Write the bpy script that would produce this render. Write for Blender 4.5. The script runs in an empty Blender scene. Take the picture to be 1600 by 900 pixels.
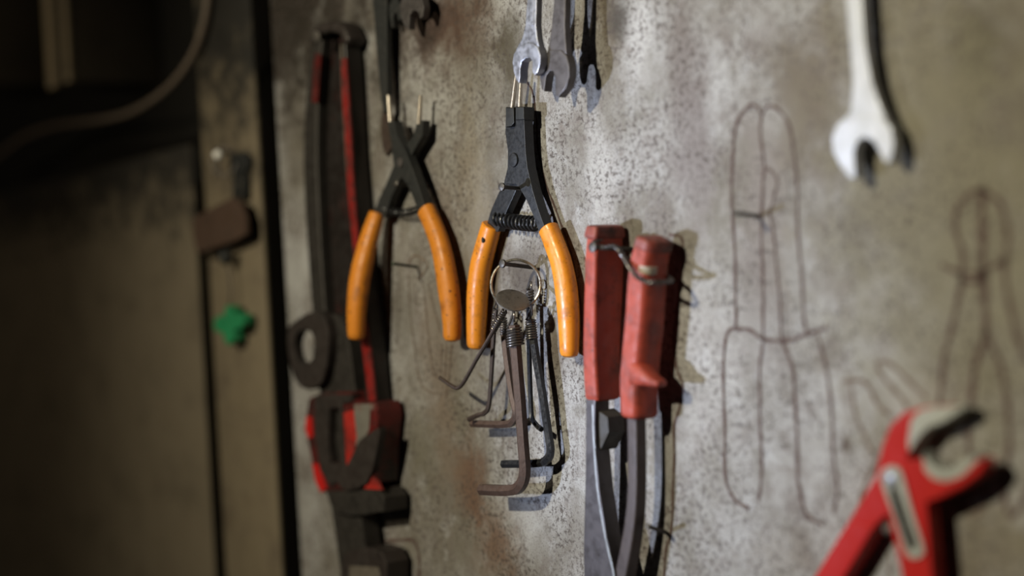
import bpy, bmesh, math, random
from mathutils import Vector, Matrix

random.seed(7)
S = bpy.context.scene
COL = S.collection
MM = 0.001

# ---------------------------------------------------------------- camera
FPX = 2222.0                      # 50 mm lens on a 36 mm wide sensor, in pixels of a 1600 wide frame
TH = math.radians(52.0)           # angle between the view axis and the wall's normal
ROLL = math.radians(-3.2)
DIST = 0.93
Z0 = 1.45                         # height of the picture's middle above the floor
VIEW = Vector((-math.sin(TH), math.cos(TH), 0))
R0 = Vector((math.cos(TH), math.sin(TH), 0))
UP0 = Vector((0, 0, 1))
CR = R0 * math.cos(ROLL) + UP0 * math.sin(ROLL)
CU = UP0 * math.cos(ROLL) - R0 * math.sin(ROLL)
CAMP = Vector((0, 0, Z0)) - VIEW * DIST


def P(px, py, h=0.0):
    """point h millimetres in front of the wall (plane y=0) seen along that direction"""
    d = VIEW * FPX + CR * (px - 800) + CU * (450 - py)
    t = (-h * MM - CAMP.y) / d.y
    return CAMP + d * t


def proj(p):
    v = p - CAMP
    z = v.dot(VIEW)
    return 800 + FPX * v.dot(CR) / z, 450 - FPX * v.dot(CU) / z


def scales(px, py, h):
    """pixels per millimetre: up the wall, along the wall, out of the wall"""
    p = P(px, py, h)
    a = proj(p)
    z = proj(p + Vector((0, 0, MM)))
    x = proj(p + Vector((MM, 0, 0)))
    y = proj(p + Vector((0, -MM, 0)))
    return abs(z[1] - a[1]), abs(x[0] - a[0]), abs(y[0] - a[0])


cam_d = bpy.data.cameras.new('camera')
cam = bpy.data.objects.new('camera', cam_d)
COL.objects.link(cam)
cam.matrix_world = Matrix((
    (CR.x, CU.x, -VIEW.x, CAMP.x),
    (CR.y, CU.y, -VIEW.y, CAMP.y),
    (CR.z, CU.z, -VIEW.z, CAMP.z),
    (0, 0, 0, 1)))
cam_d.sensor_width = 36.0
cam_d.lens = 50.0
cam_d.clip_start = 0.01
cam_d.dof.use_dof = True
cam_d.dof.focus_distance = (P(812, 470, 18) - CAMP).dot(VIEW)
cam_d.dof.aperture_fstop = 2.0
S.camera = cam

# ---------------------------------------------------------------- world, lamps, exposure
W = bpy.data.worlds.new('world')
S.world = W
W.use_nodes = True
W.node_tree.nodes['Background'].inputs[0].default_value = (0.9, 0.86, 0.82, 1)
W.node_tree.nodes['Background'].inputs[1].default_value = 0.007


def spot(name, loc, target, power, color, radius, cone, blend):
    l = bpy.data.lights.new(name, 'SPOT')
    l.energy = power
    l.color = color
    l.shadow_soft_size = radius
    l.spot_size = math.radians(cone)
    l.spot_blend = blend
    o = bpy.data.objects.new(name, l)
    COL.objects.link(o)
    o.location = loc
    o.rotation_euler = (Vector(target) - Vector(loc)).to_track_quat('-Z', 'Y').to_euler()
    return o


c0 = P(1060, 430)
spot('cool_work_lamp', (c0.x - 0.52, -1.00, c0.z - 0.08), P(1020, 460), 53.0, (0.69, 0.79, 1.0), 0.016, 33, 1.0).scale = (0.58, 1.0, 1.0)
spot('warm_work_lamp', (c0.x - 0.06, -1.30, c0.z + 0.58), P(1085, 520), 71.0, (1.0, 0.925, 0.685), 0.022, 74, 1.0)

b_ = bpy.data.lights.new('left_fill', 'POINT')  # added fill for the dark left side, no lamp seen there
b_.energy = 4.6
b_.color = (1.0, 0.84, 0.58)
b_.shadow_soft_size = 0.04
bo_ = bpy.data.objects.new('left_fill', b_)
COL.objects.link(bo_)
bo_.location = (-0.46, -1.15, Z0 + 0.20)

S.view_settings.view_transform = 'Standard'
S.view_settings.look = 'None'
S.view_settings.gamma = 1.0
S.view_settings.use_curve_mapping = False
S.view_settings.exposure = 0.0

# ---------------------------------------------------------------- materials


def nd(nt, t, **kw):
    n = nt.nodes.new(t)
    for k, v in kw.items():
        setattr(n, k, v)
    return n


def c4(c):
    return (c[0], c[1], c[2], 1)


def noise(nt, vec, scale, detail=4, rough=0.6, dist=0.0):
    n = nd(nt, 'ShaderNodeTexNoise')
    n.inputs['Scale'].default_value = scale
    n.inputs['Detail'].default_value = detail
    n.inputs['Roughness'].default_value = rough
    n.inputs['Distortion'].default_value = dist
    nt.links.new(vec, n.inputs['Vector'])
    return n.outputs['Fac']


def maprange(nt, val, a, b, c=0.0, d=1.0):
    n = nd(nt, 'ShaderNodeMapRange')
    n.interpolation_type = 'SMOOTHSTEP'
    for i, v in zip((1, 2, 3, 4), (a, b, c, d)):
        n.inputs[i].default_value = v
    nt.links.new(val, n.inputs[0])
    return n.outputs[0]


def mix(nt, fac, a, b):
    n = nd(nt, 'ShaderNodeMix', data_type='RGBA')
    if isinstance(fac, (int, float)):
        n.inputs['Factor'].default_value = fac
    else:
        nt.links.new(fac, n.inputs['Factor'])
    for s, v in ((6, a), (7, b)):
        if isinstance(v, tuple):
            n.inputs[s].default_value = c4(v)
        else:
            nt.links.new(v, n.inputs[s])
    return n.outputs[2]


def mul(nt, a, b):
    n = nd(nt, 'ShaderNodeMath', operation='MULTIPLY')
    for i, v in enumerate((a, b)):
        if isinstance(v, (int, float)):
            n.inputs[i].default_value = v
        else:
            nt.links.new(v, n.inputs[i])
    return n.outputs[0]


def base(name):
    m = bpy.data.materials.new(name)
    m.use_nodes = True
    nt = m.node_tree
    b = nt.nodes['Principled BSDF']
    tc = nd(nt, 'ShaderNodeTexCoord')
    return m, nt, b, tc.outputs['Object']


def mat(name, col, dirt=(0.03, 0.025, 0.02), amount=0.5, scale=60, rough=0.5, metal=0.0,
        speck=0.0, speck_scale=500, bump=0.1, bump_scale=400, spec=0.5, coat=0.0, spots=()):
    """painted, dipped, bare or rusted surface: colour, blotches of dirt, specks, fine relief"""
    m, nt, b, v = base(name)
    f = maprange(nt, noise(nt, v, scale, 6, 0.65), 0.62 - 0.3 * amount, 0.86 - 0.22 * amount)
    f = mul(nt, f, min(1.0, 0.35 + 0.65 * amount))
    c = mix(nt, f, col, dirt)
    if speck > 0:
        s = maprange(nt, noise(nt, v, speck_scale, 3, 0.5), 0.70 - 0.12 * speck, 0.76 - 0.12 * speck)
        c = mix(nt, mul(nt, s, 0.85), c, dirt)
    c = stain_and_shading(nt, v, c, spots)
    nt.links.new(c, b.inputs['Base Color'])
    r = maprange(nt, noise(nt, v, scale * 2.3, 4, 0.6), 0.3, 0.7, max(0.05, rough - 0.1), min(1, rough + 0.14))
    nt.links.new(r, b.inputs['Roughness'])
    b.inputs['Metallic'].default_value = metal
    b.inputs['Specular IOR Level'].default_value = spec
    b.inputs['Coat Weight'].default_value = coat
    bp = nd(nt, 'ShaderNodeBump')
    bp.inputs['Strength'].default_value = bump
    bp.inputs['Distance'].default_value = 0.0006
    nt.links.new(noise(nt, v, bump_scale, 5, 0.6), bp.inputs['Height'])
    nt.links.new(bp.outputs[0], b.inputs['Normal'])
    return m


# stains plus painted light and shade on the board: pixel place, half size in millimetres, colour, strength
STAINS_AND_SHADING = [
    (700, 30, 60, 40, (0.085, 0.045, 0.032), 0.9),
    (650, 10, 50, 42, (0.05, 0.030, 0.026), 0.85),
    (800, 90, 22, 36, (0.07, 0.058, 0.035), 0.85),
    (955, 60, 13, 40, (0.10, 0.075, 0.045), 0.8),
    (968, 30, 12, 18, (0.05, 0.045, 0.04), 0.8),
    (1065, 110, 22, 50, (0.15, 0.125, 0.115), 0.8),
    (1250, 170, 26, 60, (0.14, 0.115, 0.085), 0.8),
    (1290, 110, 22, 50, (0.15, 0.12, 0.09), 0.6),
    (1450, 160, 12, 26, (0.10, 0.085, 0.05), 0.75),
    (1530, 60, 22, 22, (0.09, 0.08, 0.05), 0.8),
    (1520, 110, 17, 26, (0.11, 0.10, 0.065), 0.8),
    (1590, 120, 14, 34, (0.12, 0.10, 0.07), 0.6),
    (1500, 270, 34, 34, (0.19, 0.17, 0.12), 0.5),
    (1190, 290, 22, 60, (0.24, 0.21, 0.20), 0.6),
    (1322, 695, 4.2, 5.5, (0.07, 0.045, 0.035), 1.0),
    (1255, 855, 10, 14, (0.17, 0.145, 0.125), 0.7),
    (1215, 870, 22, 20, (0.24, 0.215, 0.19), 0.6),
    (735, 745, 24, 34, (0.15, 0.085, 0.058), 0.9),
    (775, 850, 26, 34, (0.17, 0.10, 0.07), 0.8),
    (700, 700, 22, 40, (0.20, 0.15, 0.115), 0.5),
    (655, 690, 26, 42, (0.15, 0.14, 0.10), 0.5),
    (680, 560, 26, 60, (0.20, 0.15, 0.12), 0.5),
    (822, 745, 12, 9, (0.13, 0.09, 0.05), 0.7),
    (820, 440, 22, 24, (0.085, 0.07, 0.06), 0.85),
    (850, 400, 20, 30, (0.17, 0.15, 0.13), 0.6),
    (868, 560, 12, 40, (0.12, 0.09, 0.065), 0.7),
    (850, 330, 14, 26, (0.16, 0.13, 0.11), 0.6),
    (685, 340, 22, 40, (0.17, 0.125, 0.10), 0.55),
    (740, 300, 22, 70, (0.27, 0.23, 0.175), 0.5),
    (596, 200, 12, 40, (0.10, 0.085, 0.06), 0.6),
    (465, 180, 40, 100, (0.14, 0.122, 0.095), 0.75),  # darker area beside the gap
    (630, 500, 20, 34, (0.11, 0.10, 0.08), 0.5),
    (1110, 560, 36, 90, (0.50, 0.49, 0.49), 0.55),  # pale patch paints extra light into the bright middle
    (940, 280, 14, 44, (0.50, 0.49, 0.49), 0.55),
    (1000, 60, 14, 24, (0.52, 0.51, 0.52), 0.6),
    (1080, 230, 20, 60, (0.20, 0.175, 0.175), 0.75),
    (1030, 330, 18, 22, (0.19, 0.17, 0.16), 0.6),
    (1180, 450, 16, 50, (0.22, 0.195, 0.185), 0.55),
    (1420, 60, 12, 50, (0.17, 0.15, 0.11), 0.5),
    (1400, 330, 20, 30, (0.17, 0.15, 0.115), 0.5),
    (905, 840, 14, 40, (0.22, 0.20, 0.18), 0.5),
    (470, -20, 200, 135, (0.020, 0.015, 0.011), 0.96),  # shade over the upper left, painted into the board colour
    (440, 10, 110, 75, (0.018, 0.014, 0.010), 0.9),  # deepens the painted shade in that corner
    (1490, 400, 85, 150, (0.225, 0.208, 0.155), 0.8),  # broad olive tone that darkens the right of the board
    (1400, 130, 40, 90, (0.22, 0.20, 0.15), 0.6),
    (1545, 870, 45, 40, (0.17, 0.14, 0.09), 0.6),
]


def stain_and_shading(nt, v, c, spots):
    """dirt, and light and shade painted as patches, with ragged edges at fixed places on the board"""
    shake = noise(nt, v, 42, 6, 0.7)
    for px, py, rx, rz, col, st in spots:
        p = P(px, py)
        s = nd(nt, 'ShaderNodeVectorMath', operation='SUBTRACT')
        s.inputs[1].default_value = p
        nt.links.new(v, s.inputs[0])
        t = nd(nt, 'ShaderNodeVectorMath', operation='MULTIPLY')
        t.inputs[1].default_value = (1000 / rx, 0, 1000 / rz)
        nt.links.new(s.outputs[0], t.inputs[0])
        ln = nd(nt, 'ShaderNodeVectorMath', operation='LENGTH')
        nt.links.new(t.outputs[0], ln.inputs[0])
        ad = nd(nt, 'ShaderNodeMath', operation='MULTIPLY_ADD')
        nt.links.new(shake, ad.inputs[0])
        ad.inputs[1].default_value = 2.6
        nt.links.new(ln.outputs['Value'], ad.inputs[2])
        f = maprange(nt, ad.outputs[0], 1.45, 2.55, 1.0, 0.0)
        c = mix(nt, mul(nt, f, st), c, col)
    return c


def wall_material():
    m, nt, b, v = base('stained_grey_board')
    # vertical streakiness: the board is wiped up and down
    mp = nd(nt, 'ShaderNodeMapping')
    mp.inputs['Scale'].default_value = (1.0, 1.0, 0.72)
    nt.links.new(v, mp.inputs['Vector'])
    w = mp.outputs[0]
    big = noise(nt, w, 9, 7, 0.62, 0.4)
    mid = noise(nt, w, 40, 10, 0.78, 0.3)
    c = mix(nt, maprange(nt, big, 0.34, 0.64), (0.185, 0.168, 0.145), (0.395, 0.388, 0.392))
    c = mix(nt, mul(nt, maprange(nt, mid, 0.47, 0.64), 0.75), c, (0.165, 0.138, 0.128))
    c = mix(nt, mul(nt, maprange(nt, noise(nt, w, 62, 9, 0.75), 0.52, 0.68), 0.5), c, (0.50, 0.505, 0.53))
    c = mix(nt, mul(nt, maprange(nt, noise(nt, w, 24, 9, 0.7, 0.6), 0.50, 0.64), 0.45), c, (0.135, 0.12, 0.092))
    c = stain_and_shading(nt, v, c, STAINS_AND_SHADING)
    # clustered dark specks
    clump = maprange(nt, noise(nt, v, 22, 4, 0.6), 0.36, 0.56)
    sp = maprange(nt, noise(nt, v, 300, 6, 0.75), 0.50, 0.58)
    c = mix(nt, mul(nt, mul(nt, sp, clump), 0.86), c, (0.070, 0.055, 0.05))
    sp2 = maprange(nt, noise(nt, v, 800, 3, 0.6), 0.54, 0.62)
    c = mix(nt, mul(nt, sp2, 0.42), c, (0.09, 0.07, 0.065))
    nt.links.new(c, b.inputs['Base Color'])
    b.inputs['Roughness'].default_value = 0.72
    b.inputs['Specular IOR Level'].default_value = 0.3
    bp = nd(nt, 'ShaderNodeBump')
    bp.inputs['Strength'].default_value = 0.35
    bp.inputs['Distance'].default_value = 0.0008
    nt.links.new(noise(nt, v, 260, 6, 0.65), bp.inputs['Height'])
    nt.links.new(bp.outputs[0], b.inputs['Normal'])
    return m


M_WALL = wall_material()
M_INK = mat('brown_marker_ink', (0.075, 0.042, 0.036), (0.20, 0.15, 0.13), 0.45, 300, 0.8, 0, bump=0.0)
M_INK_FAINT = mat('faded_marker_ink', (0.13, 0.09, 0.07), (0.24, 0.20, 0.165), 0.6, 250, 0.8, 0, bump=0.0)
M_ORANGE = mat('orange_dipped_grip', (0.78, 0.27, 0.020), (0.16, 0.045, 0.012), 0.42, 90, 0.36, 0, 0.42, 420, 0.12, 300, 0.5)
M_ORANGE2 = mat('duller_orange_grip', (0.66, 0.225, 0.020), (0.15, 0.045, 0.015), 0.42, 80, 0.45, 0, 0.5, 260, 0.1, 300, 0.4)
M_BLACK = mat('blackened_tool_steel', (0.026, 0.027, 0.031), (0.055, 0.052, 0.052), 0.4, 160, 0.42, 0.35, 0.35, 900, 0.14, 900, 0.5)
M_BLACK2 = mat('dull_black_steel', (0.028, 0.029, 0.03), (0.05, 0.045, 0.04), 0.4, 120, 0.5, 0.2, 0, 500, 0.1, 700, 0.4)
M_STEEL = mat('worn_chrome_steel', (0.40, 0.41, 0.47), (0.17, 0.165, 0.18), 0.55, 120, 0.38, 0.75, 0.15, 700, 0.08, 700)
M_STEEL_DARK = mat('dull_grey_steel', (0.115, 0.104, 0.106), (0.055, 0.046, 0.044), 0.5, 100, 0.44, 0.6, 0.2, 600, 0.1, 600)
M_STEEL_PALE = mat('bright_satin_steel', (0.56, 0.58, 0.65), (0.30, 0.30, 0.32), 0.45, 60, 0.46, 0.35, 0.1, 300, 0.06, 500)
M_TIP = mat('pale_brass_tip', (0.52, 0.46, 0.40), (0.20, 0.14, 0.10), 0.3, 200, 0.36, 0.7)
M_RUST = mat('brown_rusted_steel', (0.095, 0.060, 0.048), (0.050, 0.033, 0.027), 0.5, 150, 0.46, 0.3, 0.35, 900, 0.2, 900)
M_RUST2 = mat('dark_brown_steel', (0.065, 0.045, 0.038), (0.035, 0.025, 0.021), 0.5, 150, 0.46, 0.3, 0.2, 900, 0.15, 900)
M_KEY_BLACK = mat('black_oxide_steel', (0.032, 0.033, 0.038), (0.07, 0.06, 0.055), 0.4, 200, 0.34, 0.5, 0.2, 900, 0.1, 900)
M_WIRE = mat('dark_spring_wire', (0.11, 0.10, 0.096), (0.05, 0.035, 0.03), 0.4, 300, 0.34, 0.6, bump=0.05)
M_RING = mat('tarnished_ring_wire', (0.42, 0.38, 0.31), (0.16, 0.12, 0.09), 0.4, 220, 0.32, 0.8, bump=0.05)
M_TAG = mat('greyed_metal_tag', (0.20, 0.185, 0.175), (0.045, 0.036, 0.03), 0.6, 150, 0.45, 0.6, 0.4, 600, 0.15, 600)
M_NAIL = mat('dark_iron_nail', (0.060, 0.054, 0.05), (0.03, 0.024, 0.02), 0.5, 300, 0.45, 0.6, 0.2, 900)
M_NAIL_GREEN = mat('greenish_old_nail', (0.035, 0.045, 0.028), (0.02, 0.02, 0.016), 0.5, 300, 0.5, 0.4)
M_RED_OLD = mat('faded_red_rubber', (0.40, 0.060, 0.034), (0.09, 0.022, 0.017), 0.62, 70, 0.55, 0, 0.3, 300, 0.12, 250, 0.45)
M_CAP = mat('grimy_red_cap', (0.26, 0.055, 0.04), (0.045, 0.02, 0.016), 0.75, 90, 0.55, 0, 0.3, 300)
M_PIPE_BLACK = mat('grimy_shaded_iron', (0.016, 0.012, 0.011), (0.05, 0.008, 0.007), 0.4, 45, 0.45, 0.2, 0, 200, 0.15, 300)  # grime, plus shade of the flange sides and web painted black
M_EDGE = mat('painted_edge_highlight', (0.34, 0.35, 0.36), (0.16, 0.15, 0.15), 0.5, 160, 0.4, 0.6)
M_RED_STRIP = mat('chipped_red_paint', (0.22, 0.012, 0.010), (0.018, 0.012, 0.011), 0.72, 70, 0.42, 0, 0.5, 150, 0.12, 250)
M_RED_GRIMY = mat('grimy_red_iron', (0.12, 0.010, 0.009), (0.016, 0.011, 0.010), 0.95, 38, 0.42, 0, 0.4, 150, 0.15, 250)
M_RED_DIRTY = mat('dirty_red_paint', (0.38, 0.022, 0.016), (0.030, 0.018, 0.016), 0.62, 45, 0.42, 0, 0.4, 150, 0.12, 250)
M_JAW = mat('ground_grey_jaw_steel', (0.40, 0.41, 0.39), (0.22, 0.22, 0.2), 0.4, 80, 0.55, 0.15)
M_RED = mat('bright_red_paint', (0.44, 0.012, 0.010), (0.26, 0.010, 0.009), 0.3, 40, 0.5, 0, 0.1, 300, 0.06, 250, 0.25)
M_CUTTER = mat('purplish_grey_steel', (0.085, 0.075, 0.079), (0.045, 0.038, 0.038), 0.5, 60, 0.42, 0.55, 0.3, 250, 0.12, 400)
M_CUTTER2 = mat('brown_grey_steel', (0.072, 0.055, 0.052), (0.035, 0.027, 0.025), 0.5, 60, 0.46, 0.4, 0.2, 250, 0.12, 400)
M_RUBBER = mat('grey_rubber', (0.05, 0.046, 0.045), (0.028, 0.025, 0.023), 0.5, 80, 0.6, 0, bump=0.1)
M_PIPE = mat('grimy_brown_iron', (0.036, 0.028, 0.026), (0.018, 0.015, 0.014), 0.5, 60, 0.5, 0.25, 0.2, 200, 0.15, 300)
M_PIPE_GREY = mat('worn_grey_iron', (0.042, 0.037, 0.034), (0.02, 0.017, 0.016), 0.5, 70, 0.45, 0.4, 0.2, 200, 0.15, 300)
M_WORN_IRON_AND_HIGHLIGHT = mat('greasy_worn_iron_and_highlight', (0.14, 0.12, 0.10), (0.05, 0.04, 0.03), 0.5, 80, 0.5, 0.2)
M_PIPE_BARE = mat('rubbed_bare_iron', (0.24, 0.225, 0.20), (0.22, 0.04, 0.03), 0.5, 60, 0.4, 0.4, 0.2, 200, 0.1, 300)
M_WORN = mat('rubbed_pale_patch', (0.42, 0.37, 0.30), (0.36, 0.10, 0.07), 0.5, 160, 0.55, 0, bump=0.05)
M_PLANK = mat('grey_brown_plank', (0.17, 0.135, 0.09), (0.085, 0.062, 0.045), 0.55, 22, 0.7, 0, 0.2, 90, 0.2, 200, spots=[(370, -20, 190, 165, (0.012, 0.010, 0.008), 0.98), (380, 0, 120, 80, (0.010, 0.008, 0.006), 0.97)])  # spots paint shade over the plank's top
M_PANEL = mat('brown_panel_board', (0.155, 0.125, 0.087), (0.09, 0.072, 0.05), 0.55, 16, 0.7, 0, 0.3, 120, 0.15, 200, spots=[(30, 300, 320, 75, (0.016, 0.013, 0.010), 0.96), (170, 262, 260, 70, (0.016, 0.013, 0.010), 0.96), (290, 225, 200, 70, (0.016, 0.013, 0.010), 0.96)])  # spots paint shade along the panel's upper edge
M_VOID = mat('painted_recess_shade', (0.009, 0.0075, 0.006), (0.013, 0.010, 0.008), 0.4, 14, 0.9, 0, bump=0.05)  # near black paints the shade behind the gaps and in the slot
M_BOX = mat('brown_box_enamel', (0.085, 0.070, 0.050), (0.045, 0.037, 0.027), 0.5, 20, 0.6, 0, 0.1, 100)
M_BOX_LIP = mat('bare_box_lip', (0.80, 0.66, 0.45), (0.30, 0.23, 0.15), 0.4, 60, 0.45, 0.3)
M_CABLE = mat('brown_cable_sheath', (0.15, 0.115, 0.09), (0.04, 0.03, 0.024), 0.4, 60, 0.6, 0)
M_GLINT = mat('white_glint_paint', (0.9, 0.88, 0.86), (0.8, 0.78, 0.75), 0.2, 200, 0.25, 0.0, bump=0.0)
M_LEATHER = mat('brown_leather', (0.060, 0.033, 0.022), (0.03, 0.02, 0.015), 0.5, 70, 0.65, 0, bump=0.2)
M_GREEN = mat('green_plastic', (0.02, 0.22, 0.09), (0.01, 0.08, 0.035), 0.4, 80, 0.45, 0)

# ---------------------------------------------------------------- object helpers


def root_loc(o):
    while o.parent is not None:
        o = o.parent
    return o.location


def finish(name, bm, m, parent=None, smooth=35, wn=False):
    off = root_loc(parent) if parent is not None else Vector((0, 0, 0))
    bmesh.ops.recalc_face_normals(bm, faces=bm.faces[:])
    if parent is not None:
        bmesh.ops.translate(bm, verts=bm.verts[:], vec=-off)
    me = bpy.data.meshes.new(name)
    bm.to_mesh(me)
    bm.free()
    if smooth:
        for p in me.polygons:
            p.use_smooth = True
        me.set_sharp_from_angle(angle=math.radians(smooth))
    me.materials.append(m)
    o = bpy.data.objects.new(name, me)
    COL.objects.link(o)
    if wn:
        md = o.modifiers.new('weighted_normals', 'WEIGHTED_NORMAL')
        md.keep_sharp = True
        md.weight = 90
    if parent is not None:
        o.parent = parent
    return o


def thing(name, label, cat, loc, group=None):
    o = bpy.data.objects.new(name, None)
    o.empty_display_size = 0.01
    o.location = loc
    COL.objects.link(o)
    o['label'] = label
    o['category'] = cat
    if group:
        o['group'] = group
    return o


def tag(o, label, cat, group=None):
    o['label'] = label
    o['category'] = cat
    if group:
        o['group'] = group
    return o


def catmull(pts, n=6, closed=False):
    out = []
    k = len(pts)
    rng = range(k if closed else k - 1)
    for i in rng:
        if closed:
            a, b, c, d = pts[(i - 1) % k], pts[i], pts[(i + 1) % k], pts[(i + 2) % k]
        else:
            b, c = pts[i], pts[i + 1]
            a = pts[i - 1] if i > 0 else b + (b - c)
            d = pts[i + 2] if i + 2 < k else c + (c - b)
        for j in range(n):
            t = j / n
            out.append(0.5 * ((2 * b) + (c - a) * t + (2 * a - 5 * b + 4 * c - d) * t * t + (3 * b - 3 * c + d - a) * t ** 3))
    if not closed:
        out.append(pts[-1].copy())
    return out


def lerp_list(vals, t):
    if isinstance(vals, (int, float)):
        return vals
    x = t * (len(vals) - 1)
    i = min(int(x), len(vals) - 2)
    return vals[i] + (vals[i + 1] - vals[i]) * (x - i)


OUT = Vector((0, -1, 0))


def sweep(bm, path, a, b, n=14, ex=2.0, cap=0.0, start=0.0, cap0=None):
    """sweep a superellipse section (half width a along the wall, b out of the wall) along a path"""
    N = len(path)
    lens = [0.0]
    for i in range(1, N):
        lens.append(lens[-1] + (path[i] - path[i - 1]).length)
    L = lens[-1]
    frames = []
    for i in range(N):
        T = (path[min(i + 1, N - 1)] - path[max(i - 1, 0)]).normalized()
        side = T.cross(OUT)
        if side.length < 1e-4:
            side = T.cross(Vector((0, 0, 1)))
        side.normalize()
        frames.append((path[i], T, side, side.cross(T).normalized(), lens[i] / L))
    rings = []
    if cap0 is not None:
        p, T, s, o, t = frames[0]
        rings.append((p - T * cap0, s, o, lerp_list(a, 0) - cap0, lerp_list(b, 0) - cap0))
    elif cap > 0:
        p, T, s, o, t = frames[0]
        for q in (0.05, 0.3, 0.62):
            ang = q * math.pi / 2
            rings.append((p - T * cap * math.cos(ang), s, o, lerp_list(a, 0) * math.sin(ang) ** 0.8, lerp_list(b, 0) * math.sin(ang) ** 0.8))
    for p, T, s, o, t in frames:
        rings.append((p, s, o, lerp_list(a, t), lerp_list(b, t)))
    if cap > 0:
        p, T, s, o, t = frames[-1]
        for q in (0.62, 0.3, 0.05):
            ang = q * math.pi / 2
            rings.append((p + T * cap * math.cos(ang), s, o, lerp_list(a, 1) * math.sin(ang) ** 0.8, lerp_list(b, 1) * math.sin(ang) ** 0.8))
    prev = None
    first = None
    for p, s, o, ra, rb in rings:
        ring = []
        for k in range(n):
            an = start + 2 * math.pi * k / n
            ca, sa = math.cos(an), math.sin(an)
            x = math.copysign(abs(ca) ** (2 / ex), ca)
            y = math.copysign(abs(sa) ** (2 / ex), sa)
            ring.append(bm.verts.new(p + s * ra * x + o * rb * y))
        if prev:
            for k in range(n):
                bm.faces.new((prev[k], prev[(k + 1) % n], ring[(k + 1) % n], ring[k]))
        else:
            first = ring
        prev = ring
    bm.faces.new(first)
    bm.faces.new(prev)


def rbox(bm, path, a, b, rad=0.25, cap=0.0):
    """sweep a rounded rectangle (half widths a along the wall, b out of it)"""
    N = len(path)
    lens = [0.0]
    for i in range(1, N):
        lens.append(lens[-1] + (path[i] - path[i - 1]).length)
    rings = []
    for i in range(N):
        T = (path[min(i + 1, N - 1)] - path[max(i - 1, 0)]).normalized()
        sd = T.cross(OUT).normalized()
        t = lens[i] / lens[-1]
        rings.append((path[i], sd, sd.cross(T).normalized(), lerp_list(a, t), lerp_list(b, t), 0.0))
    if cap > 0:
        T0, T1 = (path[1] - path[0]).normalized(), (path[-1] - path[-2]).normalized()
        p, sd, o, ra, rb, _ = rings[0]
        rings = [(p - T0 * cap * q, sd, o, ra, rb, k * cap) for q, k in ((1.0, 1.0), (0.72, 0.3))] + rings
        p, sd, o, ra, rb, _ = rings[-1]
        rings += [(p + T1 * cap * q, sd, o, ra, rb, k * cap) for q, k in ((0.72, 0.3), (1.0, 1.0))]
    prev = first = None
    for p, sd, o, ra, rb, inset in rings:
        r_ = rad * min(ra, rb)
        ra_, rb_ = ra - inset * 0.9, rb - inset * 0.9
        r_ = min(r_, ra_ * 0.8, rb_ * 0.8)
        ring = []
        for cx, cy, a0 in ((1, 1, 0), (-1, 1, 90), (-1, -1, 180), (1, -1, 270)):
            for k in range(4):
                an = math.radians(a0 + 30 * k)
                ring.append(bm.verts.new(p + sd * (cx * (ra_ - r_) + r_ * math.cos(an)) + o * (cy * (rb_ - r_) + r_ * math.sin(an))))
        if prev:
            for k in range(16):
                bm.faces.new((prev[k], prev[(k + 1) % 16], ring[(k + 1) % 16], ring[k]))
        else:
            first = ring
        prev = ring
    bm.faces.new(first)
    bm.faces.new(prev)


def tube(bm, path, r, n=8, cap=False):
    """round wire along any space curve, rotation minimising frames"""
    N = len(path)
    T = [(path[min(i + 1, N - 1)] - path[max(i - 1, 0)]).normalized() for i in range(N)]
    u = T[0].orthogonal().normalized()
    prev = None
    first = None
    for i in range(N):
        u = (u - T[i] * u.dot(T[i]))
        u = u.normalized() if u.length > 1e-9 else T[i].orthogonal().normalized()
        w = T[i].cross(u)
        rr = lerp_list(r, i / (N - 1))
        ring = [bm.verts.new(path[i] + u * rr * math.cos(2 * math.pi * k / n) + w * rr * math.sin(2 * math.pi * k / n)) for k in range(n)]
        if prev:
            for k in range(n):
                bm.faces.new((prev[k], prev[(k + 1) % n], ring[(k + 1) % n], ring[k]))
        else:
            first = ring
        prev = ring
    bm.faces.new(first)
    bm.faces.new(prev)


def loop3(px, h, smooth=0):
    pts = [P(x, y, h) for x, y in px]
    return catmull(pts, smooth, True) if smooth else pts


def plate(bm, px, h, t, bevel=0.6, smooth=0, holes=(), hole_smooth=0):
    """solid plate: front outline h mm before the wall, t mm thick, bevelled rim, optional holes"""
    new = []
    edges = []
    for k, (lp, sm) in enumerate([(px, smooth)] + [(q, hole_smooth) for q in holes]):
        vs = [bm.verts.new(p) for p in loop3(lp, h, sm)]
        new += vs
        for i in range(len(vs)):
            edges.append(bm.edges.new((vs[i], vs[(i + 1) % len(vs)])))
    if holes:
        r = bmesh.ops.triangle_fill(bm, edges=edges, use_beauty=True, normal=OUT)
        faces = [g for g in r['geom'] if isinstance(g, bmesh.types.BMFace)]
    else:
        faces = [bm.faces.new(new)]
    rim = set(edges)
    r = bmesh.ops.extrude_face_region(bm, geom=faces)
    vs = [g for g in r['geom'] if isinstance(g, bmesh.types.BMVert)]
    bmesh.ops.translate(bm, verts=vs, vec=Vector((0, t * MM, 0)))
    if holes or True:
        # extrude_face_region leaves the original faces only when asked; close the front again
        front = [f for f in faces if f.is_valid]
        if not front:
            if holes:
                bmesh.ops.triangle_fill(bm, edges=[e for e in rim if e.is_valid], use_beauty=True, normal=OUT)
            else:
                bm.faces.new([v for v in new])
    if bevel > 0:
        es = [e for e in rim if e.is_valid and len(e.link_faces) == 2]
        bmesh.ops.bevel(bm, geom=es, offset=bevel * MM, segments=2, affect='EDGES', profile=0.5, clamp_overlap=True)


def plate_obj(name, px, h, t, m, parent=None, **kw):
    bm = bmesh.new()
    plate(bm, px, h, t, **kw)
    return finish(name, bm, m, parent, wn=True)


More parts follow.
